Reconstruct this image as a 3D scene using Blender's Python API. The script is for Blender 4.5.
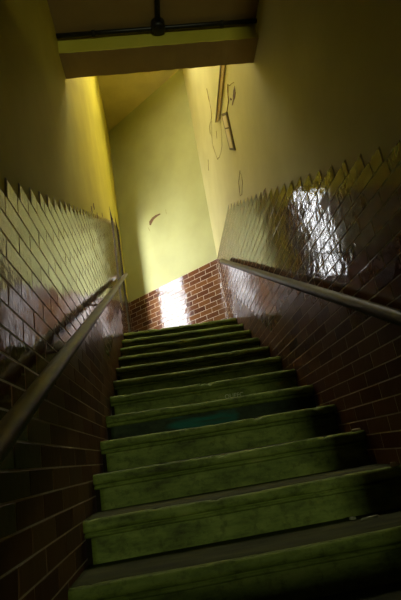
import bpy, bmesh, math, random
from mathutils import Vector, Matrix, noise
random.seed(7)
S = bpy.context.scene
COL = S.collection
for o in list(bpy.data.objects):
    bpy.data.objects.remove(o)

# ------------------------------------------------------------------ measures
W = 1.43                      # width between the tiled walls
G, R = 0.3517, 0.1735         # going and rise of a step
YR, YL = 4.6011, 6.0682       # where the slanted end wall meets right / left wall
ZD = 3.047                    # top of the level tile dado
ZC = 6.604                    # ceiling over the upper flight
ZF = -6 * R                   # lower floor
YF = -2.6                     # unseen light-blocking entrance wall behind the photographer
BY1, BY2, BZ = 0.835, 1.078, 3.164   # header beam
ZLOW = 3.305                  # ceiling of the lower part
H, Z0 = 0.0754, 0.3946        # tile course height and phase
WY1, WY2, WZ1, WZ2 = 5.05, 5.58, 1.98, 4.2   # far stair window in the left wall
VY1, VY2, VZ1, VZ2 = 4.06, 4.44, 2.40, 3.80   # added glowing pane in the left wall, for glare on the right tiles

# ------------------------------------------------------------------ camera
cam = bpy.data.cameras.new('camera')
cam.sensor_fit = 'VERTICAL'; cam.sensor_height = 24.0
cam.lens = 24.0 * 476.806 / 600.0
cam.clip_start = 0.02
co = bpy.data.objects.new('camera', cam); COL.objects.link(co)
rx, ry, rz = 0.310509, 0.165385, -0.104341
RM = Matrix.Rotation(rz, 3, 'Z') @ Matrix.Rotation(rx, 3, 'X') @ Matrix.Rotation(ry, 3, 'Y')
right, fwd, up = RM.col[0], RM.col[1], RM.col[2]
m = Matrix.Identity(4)
for i in range(3):
    m[i][0] = right[i]; m[i][1] = up[i]; m[i][2] = -fwd[i]
m[0][3], m[1][3], m[2][3] = 0.4148, -1.84155, 0.3551
co.matrix_world = m
S.camera = co

# ------------------------------------------------------------------ light
wd = bpy.data.worlds.new('world'); S.world = wd; wd.use_nodes = True
bg = wd.node_tree.nodes['Background']
bg.inputs[0].default_value = (0.65, 0.55, 0.40, 1); bg.inputs[1].default_value = 0.03
WIN_STRENGTH = 15.0
FAR_STRENGTH = 18.0
SKY_STRENGTH = 20.0
WIN_COLOR = (0.93, 0.95, 1.0, 1)
la = bpy.data.lights.new('entrance_daylight', 'AREA')
la.shape = 'RECTANGLE'; la.size = 0.22; la.size_y = 0.25
la.energy = 46; la.color = (0.90, 1.0, 0.62)
lo = bpy.data.objects.new('entrance_daylight', la); COL.objects.link(lo)
lo.location = (0.91, -6.5, 0.9); lo.rotation_euler = (math.radians(90), 0, 0)
vs = S.view_settings
vs.view_transform = 'Standard'; vs.look = 'None'; vs.gamma = 1; vs.exposure = 0.32
vs.use_curve_mapping = False

# ------------------------------------------------------------------ materials
def mat(name):
    mt = bpy.data.materials.new(name); mt.use_nodes = True
    nt = mt.node_tree
    b = nt.nodes['Principled BSDF']
    return mt, nt, b
def N(nt, t, **kw):
    n = nt.nodes.new(t)
    for k, v in kw.items():
        if k in n.inputs: n.inputs[k].default_value = v
        else: setattr(n, k, v)
    return n
def ramp(nt, fac, stops):
    r = nt.nodes.new('ShaderNodeValToRGB')
    el = r.color_ramp.elements
    while len(el) < len(stops): el.new(0.5)
    for e, (p, c) in zip(el, stops):
        e.position = p; e.color = (*c, 1)
    nt.links.new(fac, r.inputs[0])
    return r.outputs[0]
def coords(nt, scale=(1, 1, 1)):
    t = nt.nodes.new('ShaderNodeTexCoord')
    mp = nt.nodes.new('ShaderNodeMapping'); mp.inputs['Scale'].default_value = scale
    nt.links.new(t.outputs['Object'], mp.inputs[0])
    return mp.outputs[0]
def noise_tex(nt, vec, scale, detail=4, rough=0.55):
    n = nt.nodes.new('ShaderNodeTexNoise')
    n.inputs['Scale'].default_value = scale; n.inputs['Detail'].default_value = detail
    n.inputs['Roughness'].default_value = rough
    nt.links.new(vec, n.inputs['Vector'])
    return n.outputs['Fac']
def bump(nt, b, h, strength, dist):
    n = nt.nodes.new('ShaderNodeBump')
    n.inputs['Strength'].default_value = strength; n.inputs['Distance'].default_value = dist
    nt.links.new(h, n.inputs['Height']); nt.links.new(n.outputs[0], b.inputs['Normal'])
def simple(name, c0, c1, scale=8, rough=0.5, bs=0.2, bd=0.004, metal=0.0, stretch=(1, 1, 1), detail=5):
    mt, nt, b = mat(name)
    v = coords(nt, stretch)
    f = noise_tex(nt, v, scale, detail)
    nt.links.new(ramp(nt, f, [(0.3, c0), (0.7, c1)]), b.inputs['Base Color'])
    b.inputs['Roughness'].default_value = rough; b.inputs['Metallic'].default_value = metal
    f2 = noise_tex(nt, v, scale * 3, 4)
    bump(nt, b, f2, bs, bd)
    return mt

# yellow gloss-painted plaster
def paint(name, c0, c1):
    mt = simple(name, c0, c1, 2.2, 0.6, 0.2, 0.01)
    mt.node_tree.nodes['Principled BSDF'].inputs['Specular IOR Level'].default_value = 0.3
    return mt
M_PLASTER = paint('deep_yellow_paint', (0.60, 0.50, 0.05), (0.70, 0.60, 0.075))
M_PAINT_R = paint('faded_cream_yellow_paint', (0.53, 0.48, 0.21), (0.61, 0.555, 0.26))
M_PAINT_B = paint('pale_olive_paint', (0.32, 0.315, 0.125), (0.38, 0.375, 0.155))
M_CEIL = simple('ceiling_paint', (0.46, 0.37, 0.10), (0.56, 0.46, 0.13), 3, 0.6, 0.3, 0.01)
M_LOWCEIL = simple('old_brown_distemper', (0.34, 0.22, 0.08), (0.42, 0.28, 0.10), 3, 0.8, 0.3, 0.01)

def tile_material():
    mt, nt, b = mat('brown_glazed_tile')
    v = coords(nt)
    at = nt.nodes.new('ShaderNodeAttribute'); at.attribute_name = 'tone'
    f = noise_tex(nt, v, 14, 4)
    mixf = N(nt, 'ShaderNodeMath', operation='ADD')
    nt.links.new(at.outputs['Fac'], mixf.inputs[0])
    sc = N(nt, 'ShaderNodeMath', operation='MULTIPLY'); sc.inputs[1].default_value = 0.5
    nt.links.new(f, sc.inputs[0]); nt.links.new(sc.outputs[0], mixf.inputs[1])
    c = ramp(nt, mixf.outputs[0], [(0.15, (0.060, 0.020, 0.009)), (0.6, (0.095, 0.034, 0.013)), (1.0, (0.135, 0.055, 0.018))])
    nt.links.new(c, b.inputs['Base Color'])
    rr = N(nt, 'ShaderNodeMapRange'); rr.inputs['To Min'].default_value = 0.05; rr.inputs['To Max'].default_value = 0.11
    nt.links.new(noise_tex(nt, v, 5, 3), rr.inputs['Value'])
    ag = nt.nodes.new('ShaderNodeAttribute'); ag.attribute_name = 'grime'
    mr = N(nt, 'ShaderNodeMath', operation='MULTIPLY_ADD'); mr.inputs[1].default_value = 0.5
    nt.links.new(ag.outputs['Fac'], mr.inputs[0]); nt.links.new(rr.outputs[0], mr.inputs[2])
    nt.links.new(mr.outputs[0], b.inputs['Roughness'])
    ms = N(nt, 'ShaderNodeMath', operation='MULTIPLY_ADD'); ms.inputs[1].default_value = -0.38; ms.inputs[2].default_value = 0.5
    nt.links.new(ag.outputs['Fac'], ms.inputs[0]); nt.links.new(ms.outputs[0], b.inputs['Specular IOR Level'])
    b.inputs['IOR'].default_value = 1.55
    bump(nt, b, noise_tex(nt, v, 16, 2), 0.14, 0.012)
    return mt
M_TILE = tile_material()
M_GROUT = simple('grey_brown_grout', (0.42, 0.34, 0.24), (0.58, 0.48, 0.35), 30, 0.85, 0.3, 0.003)

def step_material(name, teal=False, dirt=0.5):
    mt, nt, b = mat(name)
    v = coords(nt, (0.7, 2.5, 2.5))
    f = noise_tex(nt, v, 6, 8, 0.68)
    c = ramp(nt, f, [(0.30, (0.05, 0.055, 0.010)), (0.48, (0.14, 0.185, 0.030)), (0.62, (0.21, 0.26, 0.050)), (0.78, (0.27, 0.27, 0.085))])
    f2 = noise_tex(nt, coords(nt), 23, 6, 0.7)
    d = ramp(nt, f2, [(0.36, (0.25, 0.22, 0.15)), (0.50, (1, 1, 1)), (0.66, (1.0, 1.0, 1.0)), (0.74, (1.5, 1.5, 1.6))])
    mx = N(nt, 'ShaderNodeMix', data_type='RGBA', blend_type='MULTIPLY')
    mx.inputs['Factor'].default_value = dirt
    nt.links.new(c, mx.inputs['A']); nt.links.new(d, mx.inputs['B'])
    out = mx.outputs['Result']
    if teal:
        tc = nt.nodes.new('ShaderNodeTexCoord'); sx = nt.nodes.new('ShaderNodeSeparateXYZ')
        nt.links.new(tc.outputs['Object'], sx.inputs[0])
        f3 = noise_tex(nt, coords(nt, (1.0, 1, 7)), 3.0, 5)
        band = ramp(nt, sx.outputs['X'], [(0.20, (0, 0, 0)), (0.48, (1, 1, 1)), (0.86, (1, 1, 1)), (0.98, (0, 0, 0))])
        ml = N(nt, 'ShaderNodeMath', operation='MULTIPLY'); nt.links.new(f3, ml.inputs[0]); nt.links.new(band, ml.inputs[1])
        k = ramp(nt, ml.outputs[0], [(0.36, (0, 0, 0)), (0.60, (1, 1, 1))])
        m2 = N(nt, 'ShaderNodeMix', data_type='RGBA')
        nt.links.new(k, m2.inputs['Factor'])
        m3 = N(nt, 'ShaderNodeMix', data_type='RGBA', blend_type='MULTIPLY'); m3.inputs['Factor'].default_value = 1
        nt.links.new(out, m3.inputs['A']); m3.inputs['B'].default_value = (0.16, 0.2, 0.35, 1)  # whole riser multiplied darker to paint in its shade
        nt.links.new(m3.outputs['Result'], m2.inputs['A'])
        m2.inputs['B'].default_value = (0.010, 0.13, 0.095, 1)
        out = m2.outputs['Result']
    nt.links.new(out, b.inputs['Base Color'])
    b.inputs['Roughness'].default_value = 0.62
    bump(nt, b, f2, 0.5, 0.006)
    return mt
M_STEP = step_material('green_worn_stair_paint')
M_TEAL_SHADE = step_material('shaded_riser_teal_patch', True)  # riser shade put into the base colour, teal patch over it
M_TREAD = simple('dirty_brown_tread', (0.022, 0.023, 0.007), (0.07, 0.072, 0.018), 7, 0.75, 0.5, 0.004, 0, (.5, 2, 2), 8)
M_WOOD = simple('dark_varnished_wood', (0.030, 0.018, 0.009), (0.085, 0.052, 0.022), 6, 0.42, 0.25, 0.003, 0, (6, 0.6, 6))
for q_ in (M_WOOD, M_TREAD, M_STEP, M_TEAL_SHADE): q_.node_tree.nodes['Principled BSDF'].inputs['Specular IOR Level'].default_value = 0.2
M_REVEAL_GAP = simple('dark_reveal_gap_shade', (0.010, 0.008, 0.004), (0.020, 0.015, 0.008), 6, 1.0)  # near-black: window reveals, and shade painted into the riser gaps
M_REVEAL_GAP.node_tree.nodes['Principled BSDF'].inputs['Specular IOR Level'].default_value = 0
M_BATTEN = simple('dark_batten', (0.03, 0.018, 0.01), (0.06, 0.035, 0.018), 6, 0.5)
M_IRON = simple('black_iron', (0.012, 0.010, 0.009), (0.03, 0.026, 0.02), 20, 0.42, 0.3, 0.002, 0.3)
M_TRUNK = simple('bare_pine', (0.30, 0.19, 0.04), (0.42, 0.28, 0.07), 9, 0.55, 0.2, 0.003, 0, (4, 1, 1))
M_TRUNKE = simple('dark_pine_edge', (0.07, 0.045, 0.010), (0.13, 0.085, 0.02), 9, 0.6)  # dark edge tone; on the short trunking it paints the shadow side
M_CREAM = simple('pale_pine', (0.62, 0.50, 0.26), (0.74, 0.62, 0.36), 9, 0.6)
M_CRACK = simple('dark_crack', (0.16, 0.10, 0.03), (0.24, 0.15, 0.05), 30, 0.9)
M_RUST = simple('bare_brown_plaster', (0.07, 0.03, 0.01), (0.15, 0.07, 0.02), 30, 0.9)
M_CHIP = simple('pale_flake', (0.20, 0.20, 0.11), (0.32, 0.32, 0.19), 40, 0.8)
M_FLOOR = simple('grey_stone_floor', (0.12, 0.12, 0.09), (0.2, 0.2, 0.15), 5, 0.7)
M_FRAME = simple('dull_white_window_paint', (0.5, 0.48, 0.36), (0.6, 0.57, 0.44), 8, 0.5)
M_LETTER = simple('faint_chalk_paint', (0.50, 0.53, 0.32), (0.62, 0.65, 0.42), 60, 0.8)
M_PANE, nt, b = mat('added_glowing_pane')
b.inputs['Base Color'].default_value = (0.8, 0.85, 0.9, 1)
b.inputs['Emission Color'].default_value = WIN_COLOR
b.inputs['Emission Strength'].default_value = WIN_STRENGTH

M_PANE_FAR = M_PANE.copy(); M_PANE_FAR.name = 'far_frosted_glass'
M_PANE_FAR.node_tree.nodes['Principled BSDF'].inputs['Emission Strength'].default_value = FAR_STRENGTH
M_SKY = M_PANE.copy(); M_SKY.name = 'dirty_skylight_glass'
M_SKY.node_tree.nodes['Principled BSDF'].inputs['Emission Color'].default_value = (1.0, 0.97, 0.80, 1)
M_SKY.node_tree.nodes['Principled BSDF'].inputs['Emission Strength'].default_value = SKY_STRENGTH

# ------------------------------------------------------------------ helpers
def obj(name, bm, material, parent=None, smooth=False):
    me = bpy.data.meshes.new(name)
    bmesh.ops.recalc_face_normals(bm, faces=bm.faces)
    bm.to_mesh(me); bm.free()
    if smooth:
        for p in me.polygons: p.use_smooth = True
    for mm in (material if isinstance(material, (list, tuple)) else [material]):
        me.materials.append(mm)
    o = bpy.data.objects.new(name, me); COL.objects.link(o)
    if parent: o.parent = parent
    return o
def thing(name, label, cat, group=None):
    o = bpy.data.objects.new(name, None); COL.objects.link(o)
    tag(o, label, cat, group); return o
def tag(o, label, cat, group=None):
    o['label'] = label; o['category'] = cat
    if group: o['group'] = group
    return o
def struct(o, label=None, cat=None):
    o['kind'] = 'structure'
    if label: o['label'] = label
    if cat: o['category'] = cat
    return o
def box(bm, x0, x1, y0, y1, z0, z1):
    v = [bm.verts.new((x, y, z)) for x in (x0, x1) for y in (y0, y1) for z in (z0, z1)]
    for f in ((0, 1, 3, 2), (4, 6, 7, 5), (0, 4, 5, 1), (2, 3, 7, 6), (0, 2, 6, 4), (1, 5, 7, 3)):
        bm.faces.new([v[i] for i in f])
    return v
def tube(bm, pts, rad, seg=14, cap=True):
    rings = []
    n = len(pts)
    pts = [Vector(p) for p in pts]
    for i, p in enumerate(pts):
        d = (pts[min(i + 1, n - 1)] - pts[max(i - 1, 0)]).normalized()
        a = d.cross(Vector((0, 0, 1)))
        if a.length < 1e-3: a = d.cross(Vector((1, 0, 0)))
        a.normalize(); c = a.cross(d)
        rr = rad[i] if isinstance(rad, (list, tuple)) else rad
        rings.append([bm.verts.new(p + (a * math.cos(t) + c * math.sin(t)) * rr) for t in [2 * math.pi * k / seg for k in range(seg)]])
    for q in range(n - 1):
        for k in range(seg):
            bm.faces.new((rings[q][k], rings[q][(k + 1) % seg], rings[q + 1][(k + 1) % seg], rings[q + 1][k]))
    if cap:
        bm.faces.new(rings[0]); bm.faces.new(rings[-1])
def wave(y): return 0.0

# ------------------------------------------------------------------ shell
T = 0.006                       # tile thickness proud of the plaster
bm = bmesh.new()                # left wall: plaster with the window opening
X0, X1 = -0.80, -T
for (ya, yb, za, zb) in ((YF, VY1, ZF - .2, ZC + .15), (VY2, WY1, ZF - .2, ZC + .15), (VY1, VY2, ZF - .2, VZ1), (VY1, VY2, VZ2, ZC + .15), (WY2, YL + 0.5, ZF - .2, ZC + .15),
                         (WY1, WY2, ZF - .2, WZ1), (WY1, WY2, WZ2, ZC + .15)):
    box(bm, X0, X1, ya, yb, za, zb)
wall_left = struct(obj('wall_left', bm, M_PLASTER))

bm = bmesh.new()                # right wall
ys = [YF + i * (YR + 0.4 - YF) / 90 for i in range(91)]
za, zb = ZF - .2, ZC + .15
fr = [[bm.verts.new((W + T + wave(y) + (0.02 if z > 99 else 0), y, z)) for z in (za, zb)] for y in ys]
bk = [[bm.verts.new((W + 0.32, y, z)) for z in (za, zb)] for y in ys]
for i in range(90):
    bm.faces.new((fr[i][0], fr[i + 1][0], fr[i + 1][1], fr[i][1]))
    bm.faces.new((bk[i][0], bk[i][1], bk[i + 1][1], bk[i + 1][0]))
    bm.faces.new((fr[i][0], bk[i][0], bk[i + 1][0], fr[i + 1][0]))
    bm.faces.new((fr[i][1], fr[i + 1][1], bk[i + 1][1], bk[i][1]))
bm.faces.new((fr[0][0], fr[0][1], bk[0][1], bk[0][0])); bm.faces.new((fr[-1][0], bk[-1][0], bk[-1][1], fr[-1][1]))
wall_right = struct(obj('wall_right', bm, M_PAINT_R))

# slanted end wall
A = Vector((0, YL, 0)); B = Vector((W, YR, 0)); U = (B - A).normalized(); NB = Vector((-U.y, U.x, 0))
if NB.y > 0: NB = -NB           # towards the stairs
bm = bmesh.new()
def backbox(bm, u0, u1, d0, d1, z0, z1):
    v = []
    for u in (u0, u1):
        for d in (d0, d1):
            for z in (z0, z1):
                v.append(bm.verts.new(A + U * u + NB * d + Vector((0, 0, z))))
    for f in ((0, 1, 3, 2), (4, 6, 7, 5), (0, 4, 5, 1), (2, 3, 7, 6), (0, 2, 6, 4), (1, 5, 7, 3)):
        bm.faces.new([v[i] for i in f])
LB = (B - A).length
backbox(bm, -0.25, LB + 0.25, -0.30, -T, 1.2, ZC + .15)
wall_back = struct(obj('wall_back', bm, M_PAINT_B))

bm = bmesh.new()                # upper ceiling with a skylight opening behind the header
KY1, KY2, KX1, KX2 = 1.7, 3.3, .42, 1.25
for xa, xb, ya, yb in ((-.80, W + .32, BY2 - .02, KY1), (-.80, W + .32, KY2, YL + .5), (-.80, KX1, KY1, KY2), (KX2, W + .32, KY1, KY2)):
    box(bm, xa, xb, ya, yb, ZC, ZC + .2)
struct(obj('ceiling', bm, M_CEIL))
bm = bmesh.new(); box(bm, -.32, W + .32, YF, BY1 + .02, ZLOW, ZLOW + .2)
struct(obj('ceiling_lower', bm, M_LOWCEIL))
bm = bmesh.new()                # header wall above the stairs with its exposed soffit
nx = 40
prof = [(BY1, ZLOW + .25), (BY1, BZ + .006), (BY1 + .006, BZ), (BY2 - .006, BZ), (BY2, BZ + .006), (BY2, ZC + .1)]
rows = []
for i in range(nx + 1):
    x = -T - .02 + (W + 2 * T + .04) * i / nx
    rows.append([bm.verts.new((x, y + random.uniform(-.002, .002) * (0 if j in (0, 5) else 1), z + random.uniform(-.003, .003) * (0 if j in (0, 5) else 1))) for j, (y, z) in enumerate(prof)])
for i in range(nx):
    for j in range(5):
        f = bm.faces.new((rows[i][j], rows[i + 1][j], rows[i + 1][j + 1], rows[i][j + 1]))
        if j == 2: f.material_index = 1
struct(obj('trim_1', bm, [M_PLASTER, M_LOWCEIL]))
bm = bmesh.new(); box(bm, -.32, W + .32, -5.2, YL, ZF - .25, ZF)
struct(obj('floor', bm, M_FLOOR))
bm = bmesh.new()                # unseen entrance wall; its door and fanlight openings are shaped to block light
box(bm, -.3, .10, YF - .14, YF, ZF, ZLOW + .2); box(bm, 1.05, W + .3, YF - .14, YF, ZF, 1.72)
box(bm, 1.12, W + .3, YF - .14, YF, 1.72, ZLOW + .2)
box(bm, .10, 1.05, YF - .14, YF, .90, 1.72); box(bm, .10, 1.12, YF - .14, YF, 2.5, ZLOW + .2)  # deep transom added to keep entrance light off the upper risers
box(bm, .10, 1.05, YF - .10, YF - .04, ZF, .335)  # half-door panel added to shade the lowest riser
struct(obj('wall_front_blocker', bm, M_PLASTER))

# windows in the left wall; the near one is an unseen, added light
def window(name, xp, y1, y2, z1, z2, zbar, pane):
    win = bpy.data.objects.new(name, None); COL.objects.link(win); struct(win)
    bm = bmesh.new(); f = .018
    box(bm, xp - .03, xp + .012, y1, y1 + f, z1, z2); box(bm, xp - .03, xp + .012, y2 - .05, y2, z1, z2)
    box(bm, xp - .03, xp + .012, y1 + f, y2 - .05, z1, z1 + .03); box(bm, xp - .03, xp + .012, y1 + f, y2 - .05, z2 - .03, z2)
    box(bm, xp - .025, xp + .008, y1 + f, y2 - .05, zbar, zbar + .025)
    obj('window_frame', bm, M_FRAME, win)
    bm = bmesh.new(); box(bm, xp - .015, xp, y1 + f, y2 - .05, z1 + .03, z2 - .03)
    obj('window_pane', bm, pane, win)
bm = bmesh.new()
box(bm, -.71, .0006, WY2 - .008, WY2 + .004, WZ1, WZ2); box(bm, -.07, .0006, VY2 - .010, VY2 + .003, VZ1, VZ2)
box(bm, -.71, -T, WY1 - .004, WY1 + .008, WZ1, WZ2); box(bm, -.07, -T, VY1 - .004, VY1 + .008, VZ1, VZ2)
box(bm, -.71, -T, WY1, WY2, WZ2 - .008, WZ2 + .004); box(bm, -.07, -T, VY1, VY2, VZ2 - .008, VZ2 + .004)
obj('window_reveals', bm, M_REVEAL_GAP, wall_left)
window('window_1', -.72, WY1, WY2, WZ1, WZ2, 3.36, M_PANE_FAR)
window('added_window_2', -.075, VY1, VY2, VZ1, VZ2, 3.10, M_PANE)  # unseen pane added so the right-hand tiles reflect a bright streak
sky = bpy.data.objects.new('window_3', None); COL.objects.link(sky); struct(sky)
bm = bmesh.new(); box(bm, KX1, KX2, KY1, KY2, ZC + .13, ZC + .15); obj('skylight_pane', bm, M_SKY, sky)
bm = bmesh.new()
for k in (0, 1, 2): box(bm, KX1, KX2, KY1 + k * .785, KY1 + k * .785 + .03, ZC + .05, ZC + .13)
obj('skylight_bars', bm, M_FRAME, sky)

# ------------------------------------------------------------------ tile dado
def stair_z(y):
    if y > 11 * G: return 11 * R
    return math.floor(y / G) * R
def foot_grime(y, z):            # hands and feet have dulled the glaze low down on the lower steps
    h = z - y * R / G
    a = max(0, min(1, (.85 - h) / .35)); b = max(0, min(1, (2.2 - y) / .9))
    c = .55 * max(0, min(1, (.42 - h) / .2)) if y < 3.9 else 0
    return max(a * b, c) * random.uniform(.75, 1)
def dado(parent, place, rows, L, phase, dirt=None):
    """rows: list of (ztop_index n, y0, y1). place(y, z, d) -> world point, d = height above the plaster."""
    bt, bgm = bmesh.new(), bmesh.new()
    tone = bt.faces.layers.float.new('tone'); grime = bt.faces.layers.float.new('grime')
    j = 0.0029; bv = 0.0016
    for n, y0, y1 in rows:
        zb, zt = Z0 + n * H, Z0 + (n + 1) * H
        # grout backing for this course
        segs = max(1, int((y1 - y0) / .15))
        for s in range(segs):
            a, c = y0 + (y1 - y0) * s / segs, y0 + (y1 - y0) * (s + 1) / segs
            q = [bgm.verts.new(place(yy, zz, T - .0012)) for yy, zz in ((a, zb), (c, zb), (c, zt), (a, zt))]
            bgm.faces.new(q)
            if s == 0 and y0 not in (VY2, WY2):
                e = [bgm.verts.new(place(a, zz, dd)) for zz, dd in ((zb, T - .0012), (zt, T - .0012), (zt, -.004), (zb, -.004))]; bgm.faces.new(e)
            e = [bgm.verts.new(place(yy, zt, dd)) for yy, dd in ((a, T - .0012), (c, T - .0012), (c, -.004), (a, -.004))]; bgm.faces.new(e)
        ph = phase + (L / 2 if n % 2 else 0)
        k = math.floor((y0 - ph) / L)
        ya = y0
        while ya < y1 - .02:
            yb = min(ph + (k + 1) * L, y1)
            k += 1
            if yb - ya < .008:
                ya = yb; continue
            t = random.random()
            tz, ty = (max(-.00055, min(.00055, random.gauss(0, q_))) for q_ in (.0003, .00045))
            o_ = [(ya + j, zb + j), (yb - j, zb + j), (yb - j, zt - j), (ya + j, zt - j)]
            i_ = [(ya + j + bv, zb + j + bv), (yb - j - bv, zb + j + bv), (yb - j - bv, zt - j - bv), (ya + j + bv, zt - j - bv)]
            b0 = [bt.verts.new(place(a, c, -.002)) for a, c in o_]
            vo = [bt.verts.new(place(a, c, T - .0012)) for a, c in o_]
            sg = [(-1, -1), (1, -1), (1, 1), (-1, 1)]
            vi = [bt.verts.new(place(a, c, T + s[0] * ty + s[1] * tz)) for (a, c), s in zip(i_, sg)]
            fs = [bt.faces.new(vi)]
            for q in range(4):
                fs.append(bt.faces.new((vo[q], vo[(q + 1) % 4], vi[(q + 1) % 4], vi[q])))
                fs.append(bt.faces.new((b0[q], b0[(q + 1) % 4], vo[(q + 1) % 4], vo[q])))
            gr = dirt((ya + yb) / 2, (zb + zt) / 2) if dirt else 0.0
            for f in fs: f[tone] = t; f[grime] = gr
            ya = yb
    go = obj('grout', bgm, M_GROUT, parent)
    to = obj('glazed_tiles', bt, M_TILE, parent)
    return to

def tip_left(zt): return -0.435 + (zt - 1.317) / 0.5005
def tip_right(zt): return -0.215 + (zt - 1.441) / 0.492
rl = []
n = -20
while True:
    zt = Z0 + (n + 1) * H
    y0 = max(tip_left(zt), YF)
    if y0 > WY1 - .1: break
    y1 = min(WY1, (zt / R + 1.2) * G + .3)
    if zt > 11 * R: y1 = WY1
    if y1 > y0:
        if zt > VZ1 + .02 and zt - H < VZ2 - .02:
            if y0 < VY1 - .02: rl.append((n, y0, VY1))
            rl.append((n, max(y0, VY2), y1))
        else: rl.append((n, y0, y1))
    # the stub of wall beyond the window
    if zt < ZD + .02 and zt > 1.8: rl.append((n, WY2 if zt > WZ1 else WY1, YL))
    n += 1
dado(wall_left, lambda y, z, d: Vector((-T + d, y, z)), rl, 0.2735, -0.494, foot_grime)
rr = []
n = -20
nmax = round((ZD - Z0) / H) - 1
while n <= nmax:
    zt = Z0 + (n + 1) * H
    y0 = max(tip_right(zt), YF)
    y1 = min(YR, (zt / R + 1.2) * G + .3)
    if zt > 11 * R: y1 = YR
    if y1 > y0: rr.append((n, y0, y1))
    n += 1
dado(wall_right, lambda y, z, d: Vector((W + T + wave(y) - d, y, z)), rr, 0.254, 0.157 + 0.127, foot_grime)
rb = [(n, 0.0, LB) for n in range(16, nmax + 1)]
dado(wall_back, lambda u, z, d: A + U * u + NB * (d - T) + Vector((0, 0, z)), rb, 0.232, 0.05)

# ------------------------------------------------------------------ staircase
stair = thing('staircase', 'straight flight of worn green painted steps climbing between brown tiled walls', 'staircase')
SX0, SX1, NX = 0.006, W - 0.006, 60
def step(k):
    bm = bmesh.new()
    y, z = k * G, k * R
    back = (k + 1) * G + 0.06
    prof = [(back, z - .052), (y + .034, z - .074), (y + .018, z - .068), (y + .018, z - .058), (y + .036, z - .057), (y + .036, z - .049),
            (y + .010, z - .050), (y + .003, z - .044), (y, z - .034), (y, z - .020), (y + .003, z - .008), (y + .010, z - .001), (y + .031, z), (y + .034, z - .007), (y + .039, z - .007), (y + .042, z), (back * .5 + y * .5, z), (back, z)]
    rings = []
    for i in range(NX + 1):
        x = SX0 + (SX1 - SX0) * i / NX
        ring = []
        for j, (py, pz) in enumerate(prof):
            nz = noise.noise(Vector((x * 5, k * 3.7 + j * .15, 1.3)))
            n2 = noise.noise(Vector((x * 22, k * 5.1 + j * .3, 7.7)))
            wear = 0
            if 9 <= j <= 16: wear = -.006 * math.exp(-((x - .7) / .35) ** 2)
            amp = 1.0 if 1 <= j <= 15 else 0.2
            chip = 0
            if 8 <= j <= 12 and n2 > .36: chip = (n2 - .36) * .05
            if j in (0, len(prof) - 1): ring.append(bm.verts.new((x, py, pz)))
            else: ring.append(bm.verts.new((x, py + amp * (.0022 * nz + .0012 * n2) + chip, pz + wear + amp * .0016 * nz - chip * .5)))
        rings.append(ring)
    for i in range(NX):
        for j in range(len(prof)):
            j2 = (j + 1) % len(prof)
            f = bm.faces.new((rings[i][j], rings[i][j2], rings[i + 1][j2], rings[i + 1][j]))
            if j >= 14 and j <= 16: f.material_index = 1
    bm.faces.new(rings[0]); bm.faces.new(rings[-1])
    s = obj('step', bm, [M_STEP, M_TREAD], stair, True)
    bm = bmesh.new()                       # riser, set back under the nosing
    NZ = 8
    x0 = 0.030 if k < 8 else 0.012
    fg = []
    for i in range(NX + 1):
        x = x0 + (SX1 - x0) * i / NX
        colv = []
        for q in range(NZ + 1):
            zz = (k - 1) * R - .004 + (R - .058 + .004) * q / NZ
            d = .0025 * noise.noise(Vector((x * 6, k * 2.3, zz * 9))) + .0012 * noise.noise(Vector((x * 30, k, zz * 30)))
            colv.append(bm.verts.new((x, y + .034 + d, zz)))
        fg.append(colv)
    for i in range(NX):
        for q in range(NZ):
            bm.faces.new((fg[i][q], fg[i + 1][q], fg[i + 1][q + 1], fg[i][q + 1]))
    bb = [[bm.verts.new((x, y + .056, (k - 1) * R - .004 + (R - .054) * q)) for q in (0, 1)] for x in (x0, SX1)]
    bm.faces.new((bb[0][0], bb[0][1], bb[1][1], bb[1][0]))
    bm.faces.new([bb[0][1], bb[0][0]] + fg[0]); bm.faces.new([bb[1][0], bb[1][1]] + fg[-1][::-1])
    r = obj('riser', bm, M_TEAL_SHADE if k == 4 else M_STEP, s, True)
    bm = bmesh.new(); box(bm, .007, x0 + .001, y + .045, y + .056, (k - 1) * R + .001, k * R - .055)
    obj('gap_shade_strip', bm, M_REVEAL_GAP, s)  # near-black strip paints the dark of the gap beside the riser
    if k == 4: r['label'] = 'riser with painted-in shade and a teal patch'
    return s, r
risers = {}
for k in range(-5, 12):
    s_, risers[k] = step(k)
bm = bmesh.new()                          # landing behind the top nosing
q = [(SX0, 12 * G), (SX1, 12 * G), (SX1, YR - .012), (SX0, YL - .012)]
lo_ = [bm.verts.new((x, y, 11 * R - .05)) for x, y in q]; hi_ = [bm.verts.new((x, y, 11 * R)) for x, y in q]
bm.faces.new(lo_[::-1]); bm.faces.new(hi_)
for i in range(4): bm.faces.new((lo_[i], lo_[(i + 1) % 4], hi_[(i + 1) % 4], hi_[i]))
obj('landing', bm, M_STEP, stair)

# faint lettering on one riser
cu = bpy.data.curves.new('painted_letters', 'FONT'); cu.body = 'OUFFC'; cu.size = 0.046; cu.extrude = 0.0006; cu.space_character = 1.0
tmp = bpy.data.objects.new('tmp', cu); COL.objects.link(tmp)
bpy.context.view_layer.update()
me = bpy.data.meshes.new_from_object(tmp.evaluated_get(bpy.context.evaluated_depsgraph_get()))
bpy.data.objects.remove(tmp)
me.name = 'painted_letters'; me.materials.clear(); me.materials.append(M_LETTER)
me.transform(Matrix.Translation((0.855, 5 * G + .0315, 4 * R + .030)) @ Matrix.Rotation(math.radians(90), 4, 'X') @ Matrix.Scale(1, 4))
lt = bpy.data.objects.new('painted_letters', me); COL.objects.link(lt); lt.parent = risers[5].parent
lt['label'] = 'faint worn lettering'

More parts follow.
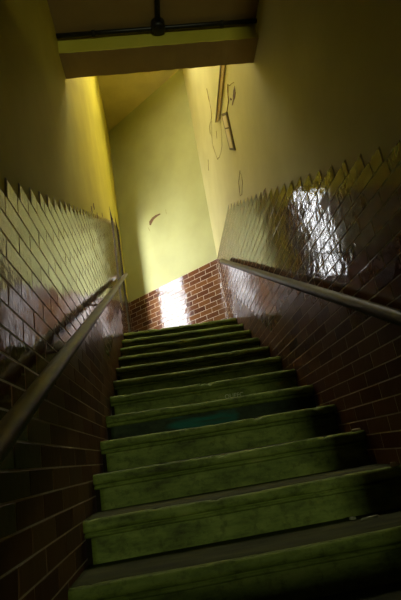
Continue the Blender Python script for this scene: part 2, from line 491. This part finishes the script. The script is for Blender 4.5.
# ------------------------------------------------------------------ handrails
def rail(name, label, p0, p1, rad, side):
    t = thing(name, label, 'handrail', 'handrails of the stair')
    p0, p1 = Vector(p0), Vector(p1)
    d = (p1 - p0); L = d.length; d.normalize()
    bm = bmesh.new()
    pts = [p0 + d * (L * i / 40) for i in range(41)]
    rs = [rad * (1 + .02 * noise.noise(Vector((i * .4, side, 0)))) for i in range(41)]
    pts.append(p1 + d * .012); rs.append(rad * .88)
    pts.append(p1 + d * .018); rs.append(rad * .6)
    tube(bm, pts, rs, 20)
    obj('rail', bm, M_WOOD, t, True)
    n = 5
    for i in range(n):                     # small iron brackets between rail and wall
        p = p0 + d * (L * (.06 + .88 * i / (n - 1)))
        wx = -.004 if side < 0 else W + .004
        bm = bmesh.new()
        tube(bm, [(p.x, p.y, p.z - rad * .6), (p.x * .5 + wx * .5, p.y, p.z - rad * .9), (wx, p.y, p.z - rad * .9)], .007, 8)
        obj('bracket', bm, M_IRON, t, True)
    return t
dl = (3.11 - .4445) / (4.94 + .808)
rail('handrail', 'round dark wooden handrail along the left tiled wall', (.07, -1.75, .4445 - (1.75 - .808) * dl), (.07, 4.94, 3.11), .027, -1)
dr = (2.65 - .734) / (3.78 + .10)
rail('handrail', 'round dark wooden handrail along the right tiled wall', (W - .07, -1.6, .734 - 1.5 * dr), (W - .07, 3.80, 2.66), .031, 1)

# ------------------------------------------------------------------ pipes under the lower ceiling
pt = thing('ceiling_pipe', 'black iron conduit with round junction box in front of the ceiling beam', 'pipe')
bm = bmesh.new(); tube(bm, [(-.01, .795, 3.278), (.5, .797, 3.28), (1.0, .795, 3.279), (W + .01, .795, 3.278)], .016, 12)
obj('cross_pipe', bm, M_IRON, pt, True)
bm = bmesh.new(); tube(bm, [(.712, .78, 3.278), (.712, -.5, 3.28), (.712, YF + .02, 3.28)], .018, 12)
obj('branch_pipe', bm, M_IRON, pt, True)
bm = bmesh.new(); tube(bm, [(.712, .775, 3.312), (.712, .775, 3.256), (.712, .775, 3.244), (.712, .775, 3.238)], [.05, .05, .046, .034], 24)
obj('junction_box', bm, M_IRON, pt, True)
for x in (.25, 1.18):
    bm = bmesh.new(); tube(bm, [(x - .012, .796, 3.279), (x + .012, .796, 3.279)], .021, 12)
    obj('pipe_collar', bm, M_IRON, pt, True)

# ------------------------------------------------------------------ broken wooden trunking on right wall
XW = W + T
def slab(bm, quad, depth, inset=0.0):
    """quad of (y, z) on the right wall, raised by depth"""
    lo_ = [bm.verts.new((XW + .002, y, z)) for y, z in quad]
    hi_ = [bm.verts.new((XW - depth, y, z)) for y, z in quad]
    f = bm.faces.new(hi_)
    for i in range(len(quad)): bm.faces.new((lo_[i], lo_[(i + 1) % len(quad)], hi_[(i + 1) % len(quad)], hi_[i]))
    return f
t1 = thing('trunking', 'long bare wooden cable trunking on the upper right wall', 'trunking', 'broken wooden trunking on the right wall')
Q1 = [(1.20, 3.972), (2.57, 3.867), (2.773, 3.981), (1.20, 4.148)]
bm = bmesh.new(); slab(bm, Q1, .018); obj('backing_board', bm, M_TRUNK, t1)
bm = bmesh.new(); slab(bm, [(1.20, 4.110), (2.715, 3.951), (2.773, 3.981), (1.20, 4.148)], .026); obj('cover_strip', bm, M_TRUNKE, t1)
t2 = thing('trunking', 'short pale wooden trunking hanging down the right wall below the long one', 'trunking', 'broken wooden trunking on the right wall')
bm = bmesh.new(); slab(bm, [(2.424, 3.81), (2.189, 3.638), (2.175, 3.157), (2.379, 3.312)], .016); obj('backing_board', bm, M_TRUNKE, t2)  # dark border paints the edge shadow around the cream strips
def shrink(q, a): 
    cy = sum(p[0] for p in q) / len(q); cz = sum(p[1] for p in q) / len(q)
    return [(cy + (y - cy) * a, cz + (z - cz) * a) for y, z in q]
bm = bmesh.new(); slab(bm, [(2.36, 3.725), (2.215, 3.62), (2.212, 3.47), (2.35, 3.57)], .024); obj('cover_strip', bm, M_CREAM, t2)
bm = bmesh.new(); slab(bm, [(2.35, 3.55), (2.211, 3.45), (2.20, 3.205), (2.325, 3.30)], .024); obj('cover_strip', bm, M_CREAM, t2)

# ------------------------------------------------------------------ wear on the painted walls
def crack(parent, pts, rad, place):
    bm = bmesh.new()
    fine = []
    for (a, b), (c, d) in zip(pts[:-1], pts[1:]):
        n = max(2, int(math.hypot(c - a, d - b) / .03))
        for i in range(n):
            t = i / n
            w = .010 * noise.noise(Vector((a + t * (c - a), b + t * (d - b), 3)) * 14)
            fine.append(place(a + t * (c - a) + w, b + t * (d - b) - w))
    fine.append(place(*pts[-1]))
    tube(bm, fine, [rad * (.45 + 1.1 * abs(noise.noise(Vector(p) * 9))) for p in fine], 6)
    obj('crack', bm, M_CRACK, parent)
def patch(parent, pts, place, material, name, lift=.003):
    bm = bmesh.new()
    top = [bm.verts.new(place(a, b, lift)) for a, b in pts]; low = [bm.verts.new(place(a, b, -.002)) for a, b in pts]
    bm.faces.new(top)
    for i in range(len(pts)): bm.faces.new((low[i], low[(i + 1) % len(pts)], top[(i + 1) % len(pts)], top[i]))
    obj(name, bm, material, parent)
PR = lambda y, z, d=.001: Vector((XW + wave(y) - d, y, z))
PB = lambda u, z, d=.001: A + U * u + NB * (d - T) + Vector((0, 0, z))
crack(wall_right, [(3.05, 4.24), (3.22, 4.15), (3.30, 4.07), (3.23, 3.88), (3.16, 3.74), (2.92, 3.65), (2.76, 3.65), (2.65, 3.73), (2.58, 3.84)], .0045, PR)
crack(wall_right, [(1.93, 3.76), (2.02, 3.71), (2.03, 3.65), (2.19, 3.66), (2.27, 3.69)], .009, PR)
crack(wall_right, [(2.97, 4.65), (2.97, 4.54), (2.96, 4.34), (3.0, 4.26), (3.25, 4.31), (3.31, 4.23)], .006, PR)
crack(wall_right, [(2.18, 2.93), (2.34, 2.90), (2.40, 2.77), (2.31, 2.74), (2.18, 2.80), (2.185, 2.90)], .0045, PR)
crack(wall_right, [(3.80, 4.18), (3.93, 4.10)], .008, PR)
crack(wall_right, [(1.72, 3.58), (1.91, 3.72)], .005, PR)
crack(wall_right, [(2.91, 3.96), (2.96, 3.90)], .006, PR)
patch(wall_right, [(1.72, 3.54), (1.74, 3.475), (1.81, 3.475), (1.87, 3.495), (1.93, 3.505), (1.97, 3.53), (1.89, 3.525), (1.85, 3.545), (1.80, 3.555)], PR, M_RUST, 'flaked_patch')
patch(wall_right, [(1.97, 3.625), (1.925, 3.575), (1.925, 3.555), (1.98, 3.60)], PR, M_RUST, 'flaked_patch')
patch(wall_right, [(1.49, 2.30), (1.55, 2.265), (1.61, 2.30), (1.56, 2.315)], PR, M_RUST, 'flaked_patch')
patch(wall_back, [(.76, 4.192), (.765, 4.255), (.844, 4.292), (.94, 4.298), (1.045, 4.278), (1.05, 4.256), (.963, 4.258), (.883, 4.245), (.825, 4.205), (.789, 4.174)], PB, M_RUST, 'flaked_patch')
crack(wall_back, [(1.183, 4.28), (1.185, 4.20)], .004, PB)
crack(wall_back, [(.72, 4.16), (.75, 4.08)], .004, PB)
PL = lambda y, z, d=.001: Vector((-T + d, y, z))
for y, z in ((1.90, 2.515), (2.33, 2.69), (2.86, 2.985), (2.1, 2.66)):
    patch(wall_left, [(y - .035, z - .02), (y + .01, z - .028), (y + .04, z), (y, z + .035), (y - .03, z + .02)], PL, M_RUST, 'flaked_patch')

# ------------------------------------------------------------------ debris on the steps
def flake(name, label, cat, pts, z, th, rot=0):
    bm = bmesh.new()
    cx = sum(p[0] for p in pts) / len(pts); cy = sum(p[1] for p in pts) / len(pts)
    lo_ = [bm.verts.new((x - cx, y - cy, 0)) for x, y in pts]
    hi_ = [bm.verts.new(((x - cx) * .86, (y - cy) * .86, th * (.8 + .4 * random.random()))) for x, y in pts]
    bm.faces.new(lo_[::-1]); bm.faces.new(hi_)
    for i in range(len(pts)): bm.faces.new((lo_[i], lo_[(i + 1) % len(pts)], hi_[(i + 1) % len(pts)], hi_[i]))
    o = obj(name, bm, M_CREAM if th > .01 else M_CHIP); o.location = (cx, cy, z)
    return tag(o, label, cat)
flake('wood_splinter', 'long pale splinter lying on the lowest visible tread at right', 'debris', [(1.132, .250), (1.18, .256), (1.222, .276), (1.230, .290), (1.19, .284), (1.145, .270)], .001, .006)
flake('plaster_chip', 'small round white chip beside the splinter on the lowest visible tread', 'debris', [(1.108, .30), (1.122, .293), (1.134, .30), (1.132, .316), (1.118, .322), (1.106, .314)], .002, .009)
flake('plaster_chip', 'pale chip at the right end of the second visible tread edge from the bottom', 'debris', [(1.362, .362), (1.385, .358), (1.405, .366), (1.402, .380), (1.375, .382)], R - .001, .016)
flake('plaster_chip', 'thin pale chip at the right end of the third visible tread edge from the bottom', 'debris', [(1.355, .716), (1.39, .712), (1.412, .718), (1.408, .730), (1.37, .732)], 2 * R - .001, .012)
